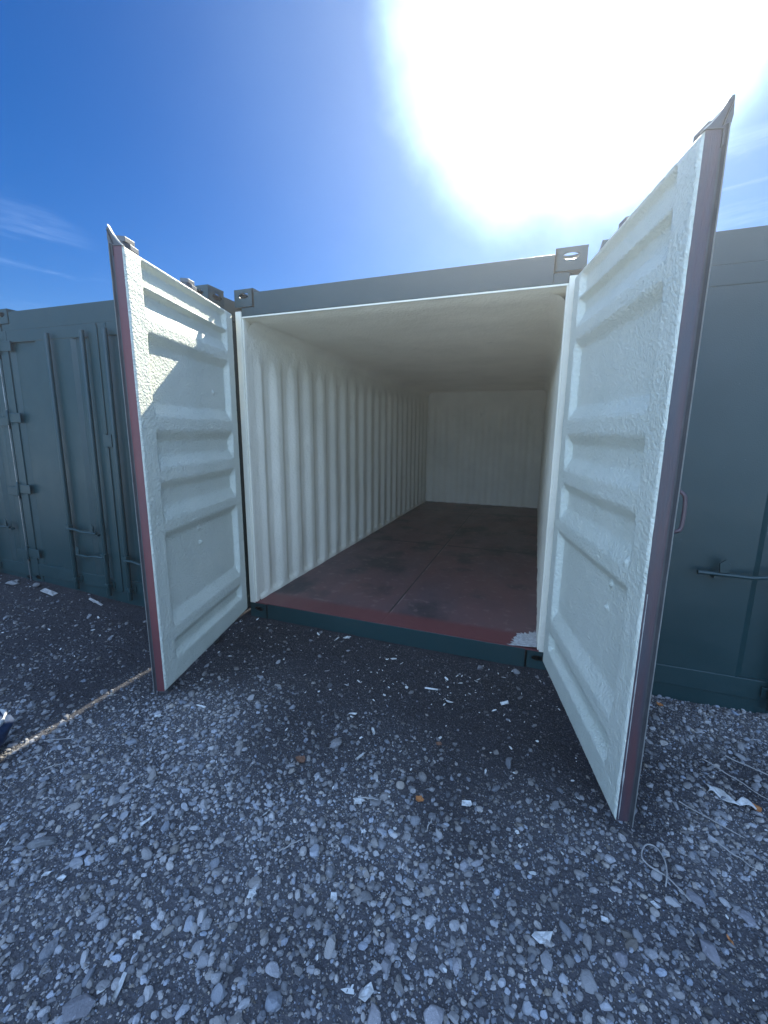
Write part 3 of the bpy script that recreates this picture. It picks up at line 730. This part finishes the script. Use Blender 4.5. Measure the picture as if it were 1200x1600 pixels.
SC = [
 (1.624, -1.388, star(.052, .045, 1), .3, 'star shaped torn white scrap left of the orange leaf', 'paper scrap', 'scrap'),
 (2.069, -1.243, [(-.02, -.012), (.014, -.014), (.024, -.006), (.020, .012), (-.018, .014)], .2, 'small rectangular white scrap with a brown end, right of the orange leaf', 'paper scrap', 'scrap'),
 (2.367, -1.643, [(-.033, -.008), (-.01, -.02), (.02, -.012), (.034, .010), (.012, .018), (-.02, .012)], .15, 'curved shiny white plastic piece, biggest white piece at lower right', 'plastic piece', 'plastic_piece'),
 (1.897, -1.957, [(-.018, -.010), (.014, -.016), (.026, .004), (.01, .014), (-.022, .010)], 1.25, 'upright white flake at the bottom centre of the photo', 'paint flake', 'paint_flake'),
 (1.237, -2.196, [(-.036, -.006), (-.01, -.008), (.03, -.004), (.036, .006), (0, .007), (-.034, .004)], -1.15, 'long white splinter with a hooked end at the bottom left', 'splinter', 'splinter'),
 (1.527, -.968, [(-.042, -.003), (-.02, -.010), (.03, -.007), (.044, .002), (.02, .008), (-.03, .007)], -1.1, 'white splinter, upper one of the two pointing down towards the star shaped scrap', 'splinter', 'splinter'),
 (1.536, -1.155, [(-.034, -.004), (0, -.008), (.034, -.002), (.02, .006), (-.03, .005)], 1.35, 'white splinter, lower one of the two just above the star shaped scrap', 'splinter', 'splinter'),
 (.857, -1.785, [(-.026, -.008), (-.01, -.004), (.012, -.006), (.028, .002), (.01, .008), (-.02, .010)], 1.3, 'bent white shard above the large flat stone in the left gravel', 'paint flake', 'paint_flake'),
 (1.172, -2.085, star(.030, .026, 5), .6, 'torn white scrap left of the pale speckled stone', 'paper scrap', 'scrap'),
 (1.435, -1.864, star(.032, .040, 8), .1, 'ragged white scrap left of the round mottled stone', 'paper scrap', 'scrap'),
 (1.699, -1.511, star(.024, .018, 3), .2, 'tiny white scrap under the star shaped scrap', 'paper scrap', 'scrap'),
 (.761, -2.045, [(-.016, -.008), (.012, -.011), (.018, .004), (-.006, .011)], .1, 'white four-sided chip below the large flat stone, right one of two', 'paint flake', 'paint_flake'),
 (.695, -2.055, [(-.014, -.007), (.010, -.008), (.015, .005), (-.010, .008)], .5, 'white chip below the large flat stone, left one of two', 'paint flake', 'paint_flake'),
 (.955, -.075, [(-.035, -.010), (.01, -.016), (.045, -.004), (.02, .014), (-.03, .010)], 1.2, 'pale shard leaning on the dark sill of the open container', 'paint flake', 'paint_flake'),
 (.895, -.13, [(-.03, -.008), (.03, -.006), (.03, .008), (-.03, .008)], 1.5, 'narrow white shard in front of the pale shard at the sill', 'paint flake', 'paint_flake'),
 (1.37, -.885, [(-.022, -.007), (.02, -.009), (.026, .005), (-.02, .009)], .15, 'white chip on the dark dirt left of the upper white splinter', 'paint flake', 'paint_flake'),
 (2.169, -.481, [(-.026, -.010), (.02, -.014), (.03, .008), (-.02, .014)], .6, 'white chip near the lower hinge corner of the shaded door', 'paint flake', 'paint_flake'),
 (1.86, -.58, [(-.022, -.009), (.018, -.010), (.024, .006), (-.018, .010)], -.3, 'curled white chip in front of the middle of the sill', 'paint flake', 'paint_flake'),
 (1.73, -.50, [(-.04, -.005), (.04, -.006), (.04, .006), (-.04, .004)], .05, 'thin white strip lying parallel to the sill', 'splinter', 'splinter'),
 (1.700, -1.775, [(-.018, -.006), (0, -.012), (.018, -.004), (.010, .010), (-.012, .012)], -.9, 'white curved chip just below the round mottled stone', 'paint flake', 'paint_flake'),
 (2.726, -1.418, [(-.012, -.006), (.012, -.008), (.014, .006), (-.010, .008)], -.8, 'small white chip left of the end of the looped wire', 'paint flake', 'paint_flake'),
 (2.56, -1.52, [(-.010, -.007), (.010, -.008), (.012, .006), (-.010, .007)], .1, 'small square white chip above the squat grey stone at lower right', 'paint flake', 'paint_flake'),
 (.36, -1.28, star(.05, .03, 2), .2, 'white scrap on the shaded dirt beside the sunlit strip', 'paper scrap', 'scrap'),
 (.52, -1.13, [(-.03, -.005), (.03, -.006), (.03, .006), (-.03, .004)], .1, 'small white strip in front of the bottom corner of the red edged door', 'splinter', 'splinter'),
 (.10, -1.05, [(-.025, -.007), (.02, -.008), (.025, .007), (-.02, .006)], .5, 'white chip in the shade left of the red edged door', 'paint flake', 'paint_flake'),
]
for i, (x, y, ol, rz, lb, cat, nm) in enumerate(SC):
    sheet(nm, x, y, ol, rz, lb, cat, M['white'], G, curl=.35 if 'curved' in lb or 'curl' in lb else .12, tilt=(random.uniform(-.2, .2), random.uniform(-.2, .2)), th=.002, lift=.013, seed=i)
for x, y, l, w_, rz, lb, mt in [(-2.03, -.36, .16, .05, .05, 'pale flat board piece lying before the closed container on the left', 'lath'),
                                (-1.45, -.33, .17, .016, -.05, 'thin pale lath near the foot of the closed container', 'lath'),
                                (-2.45, -.62, .16, .03, .1, 'pale broken lath at the left edge before the closed container', 'lath')]:
    sheet('lath', x, y, [(-l / 2, -w_ / 2), (0, -w_ * .45), (l / 2, -w_ / 2), (l / 2 * .96, w_ / 2), (0, w_ * .5), (-l / 2, w_ * .4)], rz, lb, 'wood piece', M[mt], 'laths by the closed container', curl=.03, th=.008, lift=.02)
for x, y, s, rz, lb, mt in [(1.869, -1.290, .042, .2, 'orange dry leaf in the middle of the gravel', 'orange'), (1.875, -.937, .034, .5, 'brown dry leaf above the orange leaf', 'brown'),
                            (3.222, -.853, .050, .9, 'orange leaf at the right edge touching the crumpled white strip', 'orange'), (1.275, -1.283, .05, .1, 'dull reddish leaf left of the white splinters', 'brown'),
                            (3.03, -.17, .045, .1, 'small orange leaf at the foot of the closed container on the right', 'orange'), (2.921, -1.454, .026, -1.1, 'narrow orange leaf low at the right', 'orange')]:
    sheet('leaf', x, y, ragged(s, s * (.75 if s != .026 else .3), int(s * 1000)), rz, lb, 'leaf', M[mt], 'dry leaves on the gravel', curl=.3, th=.0012, lift=.014)
# crumpled strip at the right
cs = MB()
def cf(u, t): return (3.06 + .155 * u, -.815 - .045 * u + .02 * math.sin(u * 9), gh(3.1, -.84) + .014 + .010 * math.sin(u * 14) + .004 * t), t
cs.grid(lambda u, t: (3.06 + .155 * u + .010 * math.sin(t * 3), -.805 - .05 * u + .018 * math.sin(u * 9) + (.034 + .012 * math.sin(u * 7)) * (t - .5), gh(3.12, -.84) + .016 + .008 * math.sin(u * 15 + t * 2) + .004 * t), frange(0, 1, 26), frange(0, 1, 5), 0, True)
o = cs.build('strip', M['white']); sm = o.modifiers.new('solid', 'SOLIDIFY'); sm.thickness = .0015
tag(o, 'crumpled long white strip beside the orange leaf at the right edge', 'plastic strip')
# looped wire
wp = [(2.77, -1.354), (2.786, -1.302), (2.792, -1.246), (2.779, -1.203), (2.755, -1.195), (2.731, -1.22), (2.715, -1.265), (2.729, -1.287), (2.757, -1.299), (2.784, -1.311), (2.812, -1.343), (2.837, -1.377)]
wm = MB(); wm.tube(smooth_path([(a, b, gh(a, b) + .026 + .004 * math.sin(i * 1.3)) for i, (a, b) in enumerate(wp)]), .0026, 8)
tag(wm.build('wire', M['lath']), 'pale wire bent into a loop on the gravel below the shaded door', 'wire')
TW = [(1.66, -1.37, .09, .15, 'straight grey twig between the star shaped scrap and the orange leaf'), (1.94, -1.40, .07, 1.4, 'short upright twig right of the orange leaf'), (1.47, -1.68, .09, .9, 'thin twig above the round mottled stone'),
      (3.35, -.62, .30, -.5, 'long pale stalk at the right edge, upper of the dry stalks'), (3.20, -.70, .26, -.75, 'long pale stalk beside the crumpled white strip'), (3.02, -.98, .22, -.5, 'dark twig left of the crumpled white strip'),
      (.05, -1.60, .14, .5, 'twig crossing the dirt just below the sunlit strip'), (.2, -1.72, .08, .9, 'short dry stalk below the sunlit strip near the blue bag'), (3.05, -1.12, .13, -.6, 'dry splintered stick right of the looped wire')]
for i, (x, y, l, a, lb) in enumerate(TW):
    pts = [(x + math.cos(a) * l * (t - .5) + .004 * noise.noise((t * 4, i, 0)), y + math.sin(a) * l * (t - .5) + .006 * noise.noise((t * 5, i, 3)), gh(x, y) + .023 + .008 * noise.noise((t * 3, i, 7))) for t in frange(0, 1, 8)]
    t_ = MB(); t_.tube(pts, [.0028, .0027, .0026, .0025, .0024, .0022, .002, .0018, .0012], 6); tag(t_.build('twig', M['lath']), lb, 'twig', 'twigs on the gravel')

# ---- dark blue bag cut off by the left edge
bagm = material('navy_fabric', (.006, .030, .085), .75, var=(.006, .05, .13), var_scale=9, bump=.002, bump_scale=200, bump2=.02, bump2_scale=9)
bg = MB(); bx, by = -.245, -1.90
def bagf(i, j):
    th = 2 * math.pi * i; ph = math.pi * (j - .5)
    ce = lambda v, p: math.copysign(abs(v) ** p, v)
    x = ce(math.cos(ph), .55) * ce(math.cos(th), .7); y = ce(math.cos(ph), .55) * ce(math.sin(th), .7); z = ce(math.sin(ph), .8)
    w = 1 + .09 * noise.noise((x * 2.2, y * 2.2, z * 2.2)) + .03 * noise.noise((x * 6, y * 6, z * 6))
    x, y, z = x * .24 * w, y * .15 * w, z * .15 * w
    ca, sa = math.cos(.55), math.sin(.55)
    return (x * ca - y * sa, x * sa + y * ca, .14 + z * (1 - .45 * (x / .24)))
bg.grid(bagf, frange(0, 1, 72), frange(0, 1, 36), 0, True)
bag = bg.build('bag', bagm, loc=(bx, by, 0)); tag(bag, 'navy blue bag with a white edge stripe at the left edge beside the sunlit strip', 'bag')
pts = [Vector(bagf(t, .66)) * 1.015 for t in frange(-.12, .32, 30)]
st = MB(); st.tube(pts, [.0075 + .003 * math.sin(i * .9) for i in range(len(pts))], 8); st.build('piping', M['white'], bag)

# ---- thin haze volume added to stand in for the lens veil
hz = MB(); hz.box((-410, -410, -1.2), (410, 410, 3.1))
hm = bpy.data.materials.new('haze'); hm.use_nodes = True; nt = hm.node_tree; nt.nodes.clear()
vo = nt.nodes.new('ShaderNodeVolumePrincipled'); vo.inputs['Density'].default_value = .011; vo.inputs['Anisotropy'].default_value = .72; vo.inputs['Color'].default_value = (.92, .96, 1, 1)
ou = nt.nodes.new('ShaderNodeOutputMaterial'); nt.links.new(vo.outputs[0], ou.inputs['Volume'])
tag(hz.build('haze', hm), kind='stuff', label='thin haze added in place of the lens veil', cat='haze')
